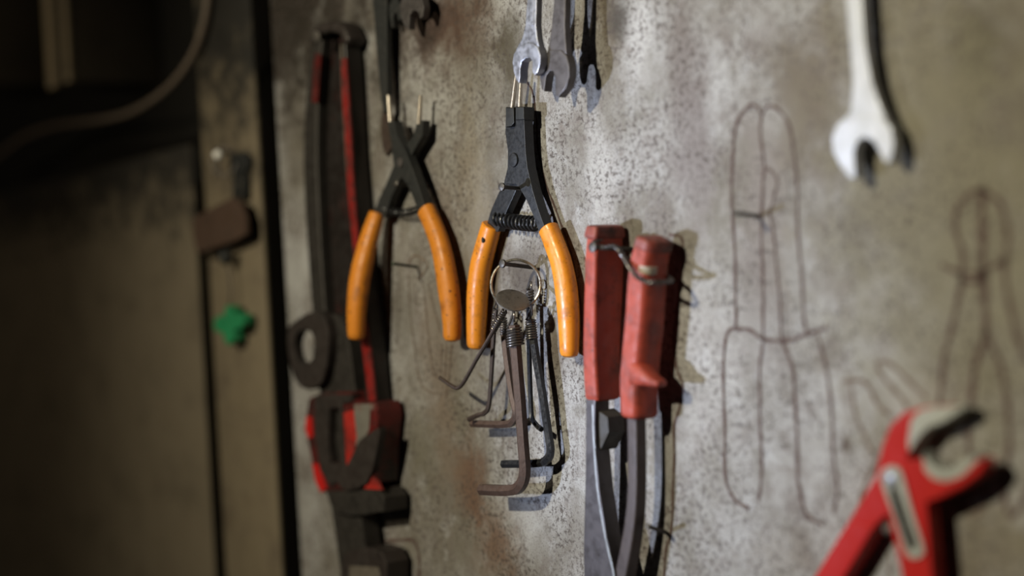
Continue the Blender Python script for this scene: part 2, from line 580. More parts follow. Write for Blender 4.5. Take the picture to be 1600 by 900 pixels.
def disc(bm, c, r, n1, thick, seg=24, dome=0.0):
    """disc with its front at c, facing n1"""
    n1 = n1.normalized()
    u = n1.orthogonal().normalized()
    w = n1.cross(u)
    prof = [(r, -thick), (r, -0.25 * min(thick, r)), (r * 0.93, 0.0), (r * 0.5, dome * 0.75)]
    prev = None
    for rr, z in prof:
        ring = [bm.verts.new(c + n1 * z + u * rr * math.cos(2 * math.pi * k / seg) + w * rr * math.sin(2 * math.pi * k / seg)) for k in range(seg)]
        if prev:
            for k in range(seg):
                bm.faces.new((prev[k], prev[(k + 1) % seg], ring[(k + 1) % seg], ring[k]))
        else:
            bm.faces.new(ring)
        prev = ring
    bm.faces.new(prev)


def spath(px, h, n=6):
    """smooth 3-d path from pixel points; h one value or one per point"""
    return catmull([P(x, y, h if isinstance(h, (int, float)) else h[i]) for i, (x, y) in enumerate(px)], n)


def helix(p0, p1, r, turns, per=14, r1=None):
    ax = p1 - p0
    d = ax.normalized()
    u = d.orthogonal().normalized()
    w = d.cross(u)
    N = int(turns * per)
    r1 = r if r1 is None else r1
    out = []
    for i in range(N + 1):
        t = i / N
        a = 2 * math.pi * turns * t
        rr = r + (r1 - r) * t
        out.append(p0 + ax * t + u * rr * math.cos(a) + w * rr * math.sin(a))
    return out


def box(bm, lo, hi, bevel=0.0):
    vs = [bm.verts.new((x, y, z)) for x in (lo[0], hi[0]) for y in (lo[1], hi[1]) for z in (lo[2], hi[2])]
    fs = [(0, 1, 3, 2), (4, 6, 7, 5), (0, 4, 5, 1), (2, 3, 7, 6), (0, 2, 6, 4), (1, 5, 7, 3)]
    faces = [bm.faces.new([vs[i] for i in f]) for f in fs]
    if bevel > 0:
        es = list({e for f in faces for e in f.edges})
        bmesh.ops.bevel(bm, geom=es, offset=bevel, segments=2, affect='EDGES', profile=0.5)


# ---------------------------------------------------------------- the wall and its boards
def wx(px, py=600, h=0):
    return P(px, py, h).x


Z_TOP, Z_BOT = Z0 + 0.42, Z0 - 0.42
bm = bmesh.new()
X_EDGE = wx(455, 600)
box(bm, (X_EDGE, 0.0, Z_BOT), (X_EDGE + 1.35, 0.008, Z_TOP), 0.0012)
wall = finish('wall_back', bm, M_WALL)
wall['kind'] = 'structure'

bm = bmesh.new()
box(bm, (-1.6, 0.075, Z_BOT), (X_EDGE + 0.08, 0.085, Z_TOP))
o = finish('recess_shade_board', bm, M_VOID)
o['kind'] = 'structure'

# narrow plank left of the gap
X_PL1, X_PL0 = wx(424, 600), wx(342, 700)
bm = bmesh.new()
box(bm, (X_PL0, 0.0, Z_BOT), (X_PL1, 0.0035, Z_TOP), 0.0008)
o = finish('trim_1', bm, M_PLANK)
o['kind'] = 'structure'

# brown panel at far left, open above
X_PA1 = wx(318, 700)
Z_PA = P(150, 262).z
bm = bmesh.new()
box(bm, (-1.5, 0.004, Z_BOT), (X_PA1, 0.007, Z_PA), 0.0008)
o = finish('trim_2', bm, M_PANEL)
o['kind'] = 'structure'

# ---- the tool outlines drawn on the board in brown marker (flat ink on the wall)


def ink(px, width=1.2, m=None, h=0.35, n=7):
    pts = catmull([P(x, y, h) for x, y in px], n)
    bm = bmesh.new()
    prev = None
    ph = random.random() * 9
    for i, p in enumerate(pts):
        T = (pts[min(i + 1, len(pts) - 1)] - pts[max(i - 1, 0)]).normalized()
        s = T.cross(OUT).normalized()
        w = width * MM * 0.5 * (1 + 0.22 * math.sin(i * 0.9 + ph) + 0.16 * math.sin(i * 2.3 + ph * 2))
        jog = s * (0.25 * MM * math.sin(i * 0.55 + ph))
        q = (bm.verts.new(p + s * w + jog), bm.verts.new(p - s * w + jog))
        if prev:
            bm.faces.new((prev[0], prev[1], q[1], q[0]))
        prev = q
    return bm


def drawing(paths, m):
    full = bmesh.new()
    for it in paths:
        px, w = it
        b2 = ink(px, w)
        me = bpy.data.meshes.new('tmp')
        b2.to_mesh(me)
        b2.free()
        full.from_mesh(me)
        bpy.data.meshes.remove(me)
    return finish('drawn_outline', full, m, wall, smooth=0)


drawing([
    ([(1190, 178), (1182, 167), (1168, 166), (1150, 198), (1143, 272), (1146, 367), (1149, 440), (1149, 511)], 1.7),
    ([(1190, 178), (1198, 168), (1212, 168), (1234, 201), (1243, 272), (1247, 367), (1253, 446), (1257, 505), (1262, 520)], 1.5),
    ([(1190, 176), (1188, 215), (1194, 262), (1190, 300), (1190, 390), (1192, 470), (1192, 528)], 1.6),
    ([(1203, 330), (1207, 360), (1215, 430), (1219, 490), (1221, 530)], 1.4),
    ([(1196, 262), (1210, 272), (1214, 290), (1206, 318), (1200, 335)], 1.1),
    ([(1149, 511), (1138, 518), (1131, 545), (1130, 600), (1132, 680), (1134, 752), (1150, 782), (1171, 795)], 1.9),
    ([(1149, 513), (1170, 516), (1192, 529), (1224, 533), (1255, 524), (1292, 512)], 2.0),
    ([(1192, 529), (1187, 580), (1187, 640), (1189, 700), (1189, 754), (1184, 783)], 1.7),
    ([(1222, 533), (1236, 570), (1242, 620), (1245, 700), (1248, 760), (1260, 803), (1286, 821)], 2.1),
    ([(1276, 522), (1292, 580), (1299, 650), (1303, 720), (1308, 768), (1302, 803)], 1.8),
], M_INK)

drawing([
    ([(1535, 296), (1510, 306), (1494, 333), (1493, 362), (1503, 393), (1500, 453), (1487, 507), (1474, 567), (1467, 633), (1464, 690), (1469, 724)], 2.3),
    ([(1535, 296), (1534, 360), (1537, 433), (1540, 520)], 3.6),
    ([(1540, 518), (1524, 573), (1516, 633), (1513, 693), (1520, 722)], 2.9),
    ([(1541, 520), (1563, 573), (1574, 633), (1576, 700), (1569, 773), (1580, 805), (1600, 784), (1622, 720)], 2.5),
    ([(1537, 297), (1562, 318), (1574, 360), (1570, 413), (1577, 480), (1590, 527), (1606, 570)], 2.3),
    ([(1470, 412), (1492, 424), (1533, 426), (1572, 404)], 2.0),
    ([(1498, 437), (1520, 440), (1538, 436)], 2.6),
], M_INK)

drawing([
    ([(1447, 622), (1415, 590), (1384, 565), (1371, 569), (1374, 582), (1400, 612), (1418, 637)], 1.9),
    ([(1316, 597), (1344, 594), (1362, 612), (1372, 634), (1392, 650)], 2.0),
    ([(1329, 604), (1336, 645), (1351, 684), (1366, 711)], 1.6),
    ([(1372, 716), (1356, 745), (1344, 779), (1337, 806)], 2.0),
    ([(1497, 770), (1503, 795), (1520, 803), (1537, 792), (1541, 772), (1536, 755)], 2.3),
    ([(1452, 870), (1466, 905), (1480, 950)], 1.8),
    ([(1391, 865), (1390, 890), (1393, 930)], 1.6),
], M_INK_FAINT)

drawing([
    ([(834, 150), (838, 190), (841, 235), (850, 278), (864, 318), (878, 354), (893, 400), (903, 450), (909, 500), (911, 555)], 1.4),
    ([(822, 126), (830, 140), (834, 152)], 1.2),
    ([(745, 395), (766, 372), (776, 372), (775, 420), (764, 470)], 1.0),
], M_INK)

drawing([
    ([(1045, 366), (1064, 372), (1067, 400), (1064, 437), (1058, 480), (1053, 530), (1055, 566), (1062, 588), (1067, 608), (1061, 637), (1053, 670),
      (1053, 720), (1051, 770), (1048, 835), (1040, 858), (1038, 900), (1036, 940)], 1.7),
], M_INK)

drawing([
    ([(590, 847), (612, 845), (640, 843), (651, 852), (655, 875), (655, 905)], 2.2),
], M_INK)

drawing([
    ([(637, 412), (643, 402), (655, 401), (667, 411), (664, 424), (652, 437)], 1.3),
    ([(638, 428), (642, 500), (652, 575), (662, 606), (684, 616)], 1.0),
    ([(660, 442), (667, 500), (675, 575), (686, 593)], 1.1),
    ([(669, 440), (678, 480), (688, 520)], 0.9),
    ([(690, 536), (688, 586)], 1.0),
    ([(698, 538), (695, 590)], 0.9),
    ([(706, 538), (701, 585), (697, 622)], 1.1),
], M_INK_FAINT)

# ---------------------------------------------------------------- nails
NAILS = 'iron nails driven into the board'


def nail(head, h, foot, r, head_r, label, m=None, name='nail'):
    m = m or M_NAIL
    p1 = P(head[0], head[1], h)
    p0 = P(foot[0], foot[1], -4)
    t = thing(name, label, 'nail', P(foot[0], foot[1], 0), NAILS)
    d = (p1 - p0).normalized()
    bm = bmesh.new()
    tube(bm, [p0, p0.lerp(p1, 0.5), p1 - d * 0.0002], r * MM, 12)
    finish('shank', bm, m, t)
    bm = bmesh.new()
    disc(bm, p1 + d * 0.0006, head_r * MM, d, 0.0013, 18, 0.0004)
    finish('head', bm, m, t)
    return t


nail((784, 292), 29, (838, 297), 1.25, 2.6, 'dark iron nail in the crotch of the black and orange pliers with closed tips')
nail((785, 412), 29, (842, 419), 1.35, 2.7, 'dark nail holding the steel key ring of hex keys')
nail((614, 412), 25, (658, 418), 1.1, 1.3, 'thin greenish nail between the handles of the open tipped pliers', M_NAIL_GREEN)
nail((619, 287), 26, (663, 291), 1.1, 2.2, 'dark nail in the crotch of the orange pliers with open tips')
nail((1148, 333), 22, (1192, 339), 1.2, 1.5, 'bare dark nail inside the drawn pliers outline, nothing hanging on it')
nail((926, 386), 33, (994, 390), 1.5, 3.2, 'nail beside the red bolt cutter handles with wire looped on it')
nail((1012, 822), 19, (1047, 834), 1.3, 1.6, 'low dark nail right of the bolt cutter arms')
nail((494, 57), 27, (539, 56), 3.0, 4.6, 'thick black nail at top of the pipe wrench handle')

# ---------------------------------------------------------------- circlip pliers with closed tips (in focus)
PLG = 'orange handled circlip pliers'
t = thing('circlip_pliers', 'black and orange circlip pliers with closed tips, hanging behind the hex keys', 'pliers', P(806, 296, 8), PLG)
plate_obj('plier_half', [(790, 167), (803, 167), (806, 200), (813, 240), (813, 280), (804, 303), (793, 327), (778, 362), (757, 362), (766, 330),
                         (776, 307), (787, 285), (792.5, 262), (793, 236), (789, 208)], 9.6, 5.5, M_BLACK, t, bevel=0.7)
plate_obj('plier_half', [(805, 166), (818, 167), (819.5, 200), (821, 235), (824, 262), (832, 297), (842, 330), (855, 366), (843, 366), (832, 335),
                         (822, 312), (813, 297), (806, 288), (790, 288), (788.5, 281), (793, 264), (794.5, 248), (794.5, 236), (796, 222), (801, 208), (805, 195)],
          13.0, 7.0, M_BLACK, t, bevel=0.6)
# tip sockets
plate_obj('tip_socket', [(789.5, 168), (802.5, 168), (803, 192), (799, 197), (790, 199)], 13.6, 5, M_BLACK2, t, bevel=0.7)
plate_obj('tip_socket', [(805, 167), (818.3, 167), (818.8, 187), (805, 188)], 14.2, 8, M_BLACK2, t, bevel=0.7)
for a, b, h in (((800, 172), (806.5, 118), 10.5), ((812, 172), (814.5, 118), 11)):
    bm = bmesh.new()
    tube(bm, [P(a[0], a[1], h), P((a[0] + b[0]) / 2, (a[1] + b[1]) / 2, h), P(b[0], b[1], h)], [1.5 * MM, 1.35 * MM, 0.95 * MM], 14)
    finish('tip', bm, M_TIP, t)
bm = bmesh.new()
disc(bm, P(801, 250, 14.1), 4.5 * MM, OUT, 0.0016, 28, 0.0003)
finish('rivet', bm, M_BLACK, t)
bm = bmesh.new()
a0, a1 = P(777, 342, 7.5), P(840, 350, 9.5)
hp = helix(a0, a1, 4.3 * MM, 10.5, 16)
for i, q in enumerate(hp):
    q.z -= 0.0006 * math.sin(math.pi * i / (len(hp) - 1))
tube(bm, hp, 0.95 * MM, 8)
finish('spring', bm, M_KEY_BLACK, t)
for pts, ws, h, flip in (
        ([(768, 353), (759, 385), (751, 417), (746.5, 455), (745, 490), (744, 516), (743.5, 538)], [15.5, 16, 16.5, 16.5, 16, 15, 13.5], 8, 0),
        ([(857, 357), (866, 380), (876, 408), (883, 440), (887, 475), (889, 510), (889.5, 550)], [15.5, 16, 16.5, 17.5, 17, 16, 14.5], 9.5, 1)):
    path = spath(pts, h, 6)
    A, B = [], []
    for (x, y), w in zip(pts, ws):
        kz, kx, kh = scales(x, y, h)
        rho = 0.82
        a_ = w / math.sqrt(kx * kx + (rho * kh) ** 2)
        A.append(a_ * MM)
        B.append(a_ * rho * MM)
    bm = bmesh.new()
    sweep(bm, path, A, B, 20, 2.25, 0.0035, cap0=0.0007)
    g = finish('grip', bm, M_ORANGE, t)
    if not flip:
        bm = bmesh.new()
        q = P(753.5, 375, 14.2)
        disc(bm, q, 1.9 * MM, Vector((-0.25, -1, 0.05)), 0.002, 16, 0.0002)
        s_ = finish('inset_dot', bm, M_BLACK2, g)
        s_['label'] = 'dark round dot set in the orange grip'

# ---------------------------------------------------------------- circlip pliers with open tips
t = thing('circlip_pliers', 'black and orange circlip pliers with spread tips, left of the other pair', 'pliers', P(626, 285, 8), PLG)
plate_obj('plier_half', [(652, 188), (661, 188), (660, 212), (646, 236), (634, 262), (624, 282), (612, 306), (601, 340), (581, 340), (591, 312),
                         (604, 284), (615, 258), (630, 234), (645, 212)], 12, 6, M_BLACK2, t, bevel=0.7)
plate_obj('plier_half', [(605, 190), (616, 189), (620, 212), (633, 236), (645, 266), (656, 298), (667, 332), (654, 332), (646, 311), (635, 287), (628, 279),
                         (619, 270), (614, 254), (611, 225)], 16, 7, M_BLACK2, t, bevel=0.7)
for a, b, h in (((610.5, 194), (607, 149), 14), ((655, 194), (657.5, 149), 12)):
    bm = bmesh.new()
    tube(bm, [P(a[0], a[1], h), P((a[0] + b[0]) / 2, (a[1] + b[1]) / 2, h), P(b[0], b[1], h)], [1.7 * MM, 1.6 * MM, 1.3 * MM], 12)
    finish('tip', bm, M_TIP, t)
bm = bmesh.new()
disc(bm, P(624, 254, 17), 3.6 * MM, OUT, 0.0014, 20, 0.0003)
finish('rivet', bm, M_STEEL_DARK, t)
bm = bmesh.new()
hp = helix(P(602, 326, 9.5), P(655, 326, 11), 2.4 * MM, 16, 12)
for i, q in enumerate(hp):
    q.z -= 0.0030 * math.sin(math.pi * i / (len(hp) - 1))
tube(bm, hp, 0.55 * MM, 6)
finish('spring', bm, M_KEY_BLACK, t)
for pts, ws, h in (
        ([(589, 334), (580, 362), (571, 395), (563, 430), (558, 470), (556.5, 500), (556.5, 524)], [12, 14, 15, 16, 15.5, 14.5, 13], [12, 16, 20, 24, 27, 28, 28]),
        ([(666, 328), (676, 350), (687, 380), (695, 415), (702, 460), (706, 500), (706.5, 526)], [14, 14.5, 15, 16, 16.5, 15, 13.5], 12)):
    path = spath(pts, h, 6)
    A, B = [], []
    for k, ((x, y), w) in enumerate(zip(pts, ws)):
        kz, kx, kh = scales(x, y, h if isinstance(h, (int, float)) else h[k])
        rho = 0.8
        a_ = w / math.sqrt(kx * kx + (rho * kh) ** 2)
        A.append(a_ * MM)
        B.append(a_ * rho * MM)
    bm = bmesh.new()
    sweep(bm, path, A, B, 18, 2.25, 0.0035, cap0=0.0007)
    finish('grip', bm, M_ORANGE2, t)

# ---------------------------------------------------------------- key ring, tag and hex keys
RC = P(806, 444.5, 17)
KU = R0.copy()                                  # the ring turns its face to the right, away from the wall
rr = 38.5 / scales(806, 444, 17)[0] * MM
pts = []
for i in range(2 * 48 + 1):
    a = 2 * math.pi * i / 48 + 0.3
    off = VIEW * (-0.0009 + 0.0018 * i / 96)
    pts.append(RC + KU * rr * math.cos(a) + Vector((0, 0, 1)) * rr * math.sin(a) + off)
bm = bmesh.new()
tube(bm, pts, 0.92 * MM, 8)
tag(finish('key_ring', bm, M_RING), 'round steel split ring hanging on a nail, holding the hex keys', 'key ring')

bm = bmesh.new()
nrm = -VIEW * 0.60 + (CR * 0.2 + CU * 0.98) * 0.80
disc(bm, P(801, 468, 27), 10.6 * MM, nrm, 0.001, 36, 0.0)
tag(finish('metal_tag', bm, M_TAG), 'small round tarnished metal disc tilted on the key ring', 'tag')

HK = 'hex keys on the ring'


def hex_key(label, px, h, w, m, coil, coil_w, turns, loop_at, six=True, bendn=8, wire=0.62):
    """px: shank points, then the bend, then the short leg; w the width in pixels across the key; coil: two pixel points"""
    hs = h if not isinstance(h, (int, float)) else [h] * len(px)
    base_p = P(px[0][0], px[0][1], hs[0])
    t = thing('hex_key', label, 'hex key', base_p, HK)
    kz = scales(px[0][0], px[0][1], hs[0])[0]
    r = w / 2 / kz * MM
    path = spath(px, hs, bendn)
    bm = bmesh.new()
    if six:
        sweep(bm, path, r, r, 6, 2.0, 0.0, start=math.pi / 6)
        finish('key_bar', bm, m, t, smooth=25)
    else:
        tube(bm, path, r, 10)
        finish('key_bar', bm, m, t)
    c0_, c1_ = P(coil[0][0], coil[0][1], hs[0]), P(coil[1][0], coil[1][1], hs[0])
    cr = coil_w / 2 / kz * MM - wire * MM
    bm = bmesh.new()
    hp = helix(c0_, c1_, cr * 0.82, turns, 14, cr)
    # the wire's end rises into an eye round the ring
    e = P(loop_at[0], loop_at[1], hs[0] if len(loop_at) < 3 else loop_at[2])
    eye = [e + KU * 0 + VIEW * (0.0026 * math.sin(a)) + Vector((0, 0, 1)) * (0.0032 * math.cos(a)) + KU * 0.0007 * (a / 6.28) for a in [x * 0.45 for x in range(15)]]
    tube(bm, eye + [e.lerp(hp[0], 0.5)] + hp, wire * MM, 7)
    finish('wire_coil', bm, M_WIRE, t)
    return t


hex_key('thinnest bent hex key, slanting out to the left of the ring',
        [(788, 484), (768, 522), (745, 561), (726, 595), (716, 606), (706, 603), (687, 590)], [21, 22, 23, 24, 24.5, 25, 26], 6.6, M_RUST2,
        ((789, 485), (771, 515)), 13, 10, (790, 478, 20), False, 6, 0.5)
hex_key('thin brown hex key hanging straight beside the slanting one',
        [(775, 484), (771, 530), (768, 580), (764, 632), (757, 645), (746, 649), (731, 656)], [14, 14, 14, 14, 15, 17, 21], 8, M_RUST2,
        ((774, 482), (771, 516)), 11, 11, (776, 474, 16), True, 6, 0.5)
hex_key('brown hex key tucked behind the largest one, flat short leg to the left',
        [(786, 505), (792, 560), (800, 615), (806, 644), (801, 659), (786, 663), (737, 662)], [11, 11, 11, 11, 11.5, 12, 15], 12.5, M_RUST,
        ((786, 496), (788, 522)), 15, 7, (789, 482, 13), True, 6)
hex_key('small black hex key at the back, its tip pointing right',
        [(826, 480), (827, 560), (829, 625), (831, 652), (838, 664), (846, 671)], [8, 8, 8, 8.5, 10, 12], 8.5, M_KEY_BLACK,
        ((828, 452), (827, 478)), 16, 6, (829, 448, 8), True, 6)
hex_key('black hex key right of the largest one, worn bright at its end',
        [(829, 500), (837, 555), (847, 612), (856, 672), (860, 706), (852, 720), (836, 724), (786, 725)], [13, 12, 11, 10, 10, 10.5, 11, 15], 14, M_KEY_BLACK,
        ((829, 499), (831, 529)), 20, 8, (830, 484, 15), True, 6)
hex_key('largest hex key, rusty brown, hanging in front of the others',
        [(803, 508), (807, 560), (812, 620), (817, 690), (820, 738), (812, 760), (795, 766), (752, 765)], [22, 21.5, 21, 20.5, 20, 20.5, 21, 23], 19.5, M_RUST,
        ((803, 511), (806, 540)), 29, 7, (802, 494, 23), True, 6, 0.7)

# ---------------------------------------------------------------- bolt cutters with red sleeves
t = thing('bolt_cutters', 'long steel bolt cutters with two faded red handle sleeves', 'bolt cutters', P(975, 900, 6))


def sleeve(name, pts, fr, sd, h, m, parent, ex=0.38, cap=0.003):
    A, B = [], []
    for (x, y), f_, s_ in zip(pts, fr, sd):
        kz, kx, kh = scales(x, y, h)
        A.append(f_ / 2 / kx * MM)
        B.append(s_ / 2 / kh * MM)
    bm = bmesh.new()
    rbox(bm, spath(pts, h, 5), A, B, ex, cap)
    return finish(name, bm, m, parent, smooth=40, wn=True)


s1 = sleeve('handle_sleeve', [(945, 362), (945, 380), (944, 430), (942, 490), (940, 550), (941, 600), (942, 618)], [17, 18, 18, 19, 20, 21, 21], [40, 46, 45, 44, 42, 40, 38], 14, M_RED_OLD, t)


def ridged_sleeve(name, ridge, left, h, side, depth, m, parent, grow=0.0, cap=0.003):
    """grip with a flat left face, a ridge and a rounded right flank; ridge: pixel points, left: face width in pixels"""
    path = spath(ridge, h, 5)
    N = len(path)
    bm = bmesh.new()
    prev = first = None
    stations = [(0, -1.0), (0, -0.6)] + [(i, 0) for i in range(N)] + [(N - 1, 0.6), (N - 1, 1.0)]
    for i, e in stations:
        T = (path[min(i + 1, N - 1)] - path[max(i - 1, 0)]).normalized()
        sd = T.cross(OUT).normalized()
        if sd.x < 0:
            sd = -sd
        o = OUT.copy()
        kz, kx, kh = scales(ridge[0][0], 520, h)
        L = lerp_list(left, i / (N - 1)) / kx * MM + grow
        sx, dp = side * MM + grow, depth * MM + grow
        inset = 0.0022 * (1 if abs(e) == 1.0 else 0.25) if e else 0.0
        sec = [(-L, -0.0012 + grow), (-L + 0.0012, grow), (-0.001, grow)]
        for k in range(1, 10):
            a = math.radians(k * 9.0)
            sec.append((sx * math.sin(a) ** 0.85, -dp * 0.6 * (1 - math.cos(a)) + grow))
        sec += [(sx, -dp + 0.002), (sx - 0.002, -dp), (-L + 0.002, -dp), (-L, -dp + 0.002)]
        cx, cy = (sx - L) / 2, -dp / 2
        ring = []
        for x, y in sec:
            x += (-inset if x > cx else inset)
            y += (-inset if y > cy else inset)
            ring.append(bm.verts.new(path[i] + T * e * cap + sd * x + o * y))
        if prev:
            n_ = len(ring)
            for k in range(n_):
                bm.faces.new((prev[k], prev[(k + 1) % n_], ring[(k + 1) % n_], ring[k]))
        else:
            first = ring
        prev = ring
    bm.faces.new(first)
    bm.faces.new(prev)
    return finish(name, bm, m, parent, smooth=40, wn=True)


s2 = ridged_sleeve('handle_sleeve', [(1006, 382), (1001, 410), (998, 450), (995, 500), (990, 550), (986, 600), (985, 648)], [14, 18, 20, 20, 20, 20, 17], 26, 5.5, 18, M_RED_OLD, t)
sleeve('end_cap', [(945.5, 357), (945, 368)], [18, 20], [46, 49], 14, M_CAP, s1, 0.38, 0.002)
ridged_sleeve('end_cap', [(1007, 378), (1004.5, 390)], [14, 15.5], 26, 5.5, 18, M_CAP, s2, 0.0004, 0.002)
# thumb stop, a wedge on the right of the sleeve
bm = bmesh.new()
sweep(bm, spath([(996, 582), (1010, 588), (1022, 595), (1033, 599)], [21, 21, 21, 21], 4), [8 * MM, 6.5 * MM, 3.6 * MM, 2 * MM], [6.5 * MM, 6.5 * MM, 5.5 * MM, 4 * MM], 16, 3.0, 0.0015)
finish('thumb_stop', bm, M_RED_OLD, s2)
# rubbed band near the top of the right sleeve
o = ridged_sleeve('rubbed_band', [(1001.3, 415), (999.8, 426)], [4, 4], 26, 5.5, 9, M_WORN, s2, 0.0003, 0.0001)
o['label'] = 'pale worn band'
plate_obj('cutter_arm', [(915, 612), (930, 612), (929, 660), (931, 710), (937, 770), (948, 840), (960, 893), (966, 960), (952, 1000), (914, 1000), (911, 860), (914, 740)], 23, 11, M_CUTTER, t, bevel=1.1)
bm = bmesh.new()
p_ = [(994, 640), (995, 680), (995.5, 740), (994, 790), (988, 840), (979, 890), (972, 930), (968, 975)]
kz, kx, kh = scales(990, 750, 17)
rbox(bm, spath(p_, 17, 5), [8.0 / kx * MM, 8.0 / kx * MM, 9.0 / kx * MM, 10 / kx * MM], [8.0 / kh * MM, 8.5 / kh * MM, 9.5 / kh * MM], 0.35, 0.0)
finish('cutter_arm', bm, M_CUTTER2, t, smooth=40, wn=True)
bm = bmesh.new()
rbox(bm, spath([(926.5, 632), (927, 660), (929, 700), (934, 765), (946, 838), (958, 890), (963, 930)], 22.6, 5), 0.75 * MM, 0.5 * MM, 0.4)
e_ = finish('edge_highlight', bm, M_EDGE, t)  # pale strip painted in for the highlight along the arm's edge
e_['label'] = 'pale strip painted as the edge highlight'
plate_obj('bump_stop', [(934, 641), (949, 652), (951, 676), (938, 704), (933, 694)], 20, 13, M_RUBBER, t, bevel=1.0)
plate_obj('pivot_plate', [(930, 960), (990, 965), (985, 1040), (925, 1040)], 30, 16, M_CUTTER2, t, bevel=1.2)
# wire that ties the handles and hangs on the nail
bm = bmesh.new()
wp = catmull([P(951, 375, 12), P(930, 378, 27), P(931, 384, 30), P(946, 387, 29), P(959, 385, 26), P(968, 392, 25), P(977, 405, 27), P(986, 420, 29.5), P(996, 433, 31.5),
              P(1010, 440, 31.0), P(1024, 441.5, 29.6), P(1040, 441, 21), P(1050, 438, 12), P(1040, 430, 6)], 10)
for ph in (0, math.pi):
    tw = []
    for i, q in enumerate(wp):
        T = (wp[min(i + 1, len(wp) - 1)] - wp[max(i - 1, 0)]).normalized()
        u = T.cross(Vector((0.2, -0.4, 0.9))).normalized()
        w_ = T.cross(u)
        a = i * 0.75 + ph
        tw.append(q + (u * math.cos(a) + w_ * math.sin(a)) * 0.00075)
    tube(bm, tw, 0.8 * MM, 7)
tag(finish('tie_wire', bm, M_WIRE), 'twisted dark wire slung from the nail round the red handles', 'wire')

# ---------------------------------------------------------------- spanners
WG = 'open ended spanners hanging from above'


def spanner(label, shank, head, h, ts, th_, m, panel=None, hs=0):
    t = thing('spanner', label, 'spanner', P(shank[0][0], shank[0][1], h), WG)
    plate_obj('shank', shank, h, ts, m, t, bevel=1.0)
    plate_obj('open_jaw', head, h + 0.9, th_, m, t, bevel=0.8, smooth=hs)
    if panel:
        plate_obj('stamped_panel', panel, h + 0.35, 1.0, m, t, bevel=0.3)
    return t


spanner('bright silver spanner in front, its jaw over the tips of the pliers',
        [(824, -120), (839, -120), (838, 0), (837, 40), (839, 60), (843, 78), (832, 88), (812, 88), (805, 78), (815, 60), (820, 40), (823, 0)],
        [(823, 66), (833, 67), (840, 74), (844, 87), (843.5, 100), (840, 112), (835.5, 118), (831.5, 115), (831, 106), (831.5, 97), (828, 91), (821, 91.5), (814.5, 97), (812.5, 108),
         (812.5, 120), (811, 130), (807, 127), (802, 113), (800, 98), (802, 84), (810, 72)], 30, 4.6, 6.2, M_STEEL,
        [(825.5, -100), (834, -100), (833, 38), (829, 42), (824.5, 38)])
spanner('dull grey spanner hanging just right of the bright silver one',
        [(866, -120), (884, -120), (883, 0), (882, 40), (884, 75), (886, 95), (850, 95), (856, 75), (861, 45), (865, 0)],
        [(860, 78), (876, 78), (885, 88), (889, 104), (889, 120), (884, 137), (872, 152), (867.5, 149), (867, 136), (867, 122), (864, 112), (858.5, 111), (853.5, 118), (851.5, 130),
         (850, 143), (846, 140), (843, 124), (843, 102), (850, 86)], 24, 4.6, 6.0, M_STEEL_DARK)
spanner('large pale spanner hanging alone at upper right',
        [(1320, -120), (1345, -120), (1346, 0), (1351, 70), (1361, 125), (1374, 165), (1386, 192), (1350, 205), (1312, 196), (1328, 172), (1331, 130), (1327, 70), (1321, 0)],
        [(1332, 182), (1352, 178), (1376, 182), (1391, 200), (1396, 224), (1393, 246), (1387, 256), (1380, 251), (1373, 236), (1363, 220), (1350, 214), (1339, 222), (1334, 236),
         (1335, 260), (1337, 277), (1328, 279), (1312, 259), (1301, 238), (1299, 215), (1306, 196), (1318, 185)], 12.5, 5, 6.6, M_STEEL_PALE,
        [(1324, -100), (1341, -100), (1342, 0), (1346, 72), (1337, 80), (1331, 72), (1325, 0)])
spanner('small dark spanner at the top, its jaw edge glinting, above the open pliers',
        [(632, -110), (646, -110), (646, -20), (650, -5), (628, -5), (632, -20)],
        [(634, -12), (648, -12), (659, -2), (662, 12), (660, 26), (656, 30), (653.5, 22), (650, 17), (645, 17), (640, 24), (639, 36), (638.5, 46), (633, 44), (626, 28), (624, 10), (628, -4)],
        14, 4, 5.5, M_STEEL_DARK)
spanner('smallest blackish spanner at the top, left of the glinting one',
        [(612, -110), (621, -110), (620, -10), (622, 6), (610, 6), (612, -10)],
        [(611, 0), (620, 0), (626, 8), (627, 24), (624, 34), (621, 30), (620, 22), (617, 20), (614, 26), (614, 44), (611, 42), (608, 26), (607, 10)],
        9, 3.5, 4.5, M_BLACK2)
for hx, hy, fx, fy, h, lab in ((828, -108, 900, -104, 42, 'nail above the frame carrying the silver and grey spanners'),
                               (1332, -108, 1365, -104, 20, 'nail above the frame carrying the large pale spanner'),
                               (638, -100, 680, -98, 22, 'nail above the frame carrying the small dark spanners')):
    nail((hx, hy), h, (fx, fy), 1.5, 3.0, lab)

# long dark flat file beside the pipe wrench
t = thing('flat_file', 'long dark tapering file hanging between the pipe wrench and the open pliers', 'file', P(595, 0, 3))
plate_obj('blade', [(578, -120), (603, -120), (604, 0), (604, 100), (605, 172), (599, 178), (594, 150), (588, 80), (582, 0)], 12, 4.5, M_BLACK2, t, bevel=0.8)
plate_obj('rusty_point', [(598, 172), (605.5, 172), (611, 200), (611, 232), (603, 244), (597, 230), (594, 200)], 10, 3.5, M_RUST2, t, bevel=0.8)
nail((586, -105), 22, (625, -103), 1.5, 3.0, 'nail above the frame carrying the flat file')

# ---------------------------------------------------------------- pipe wrench
t = thing('pipe_wrench', 'big grimy red pipe wrench hanging jaw down beside the plank', 'pipe wrench', P(545, 880, 4))


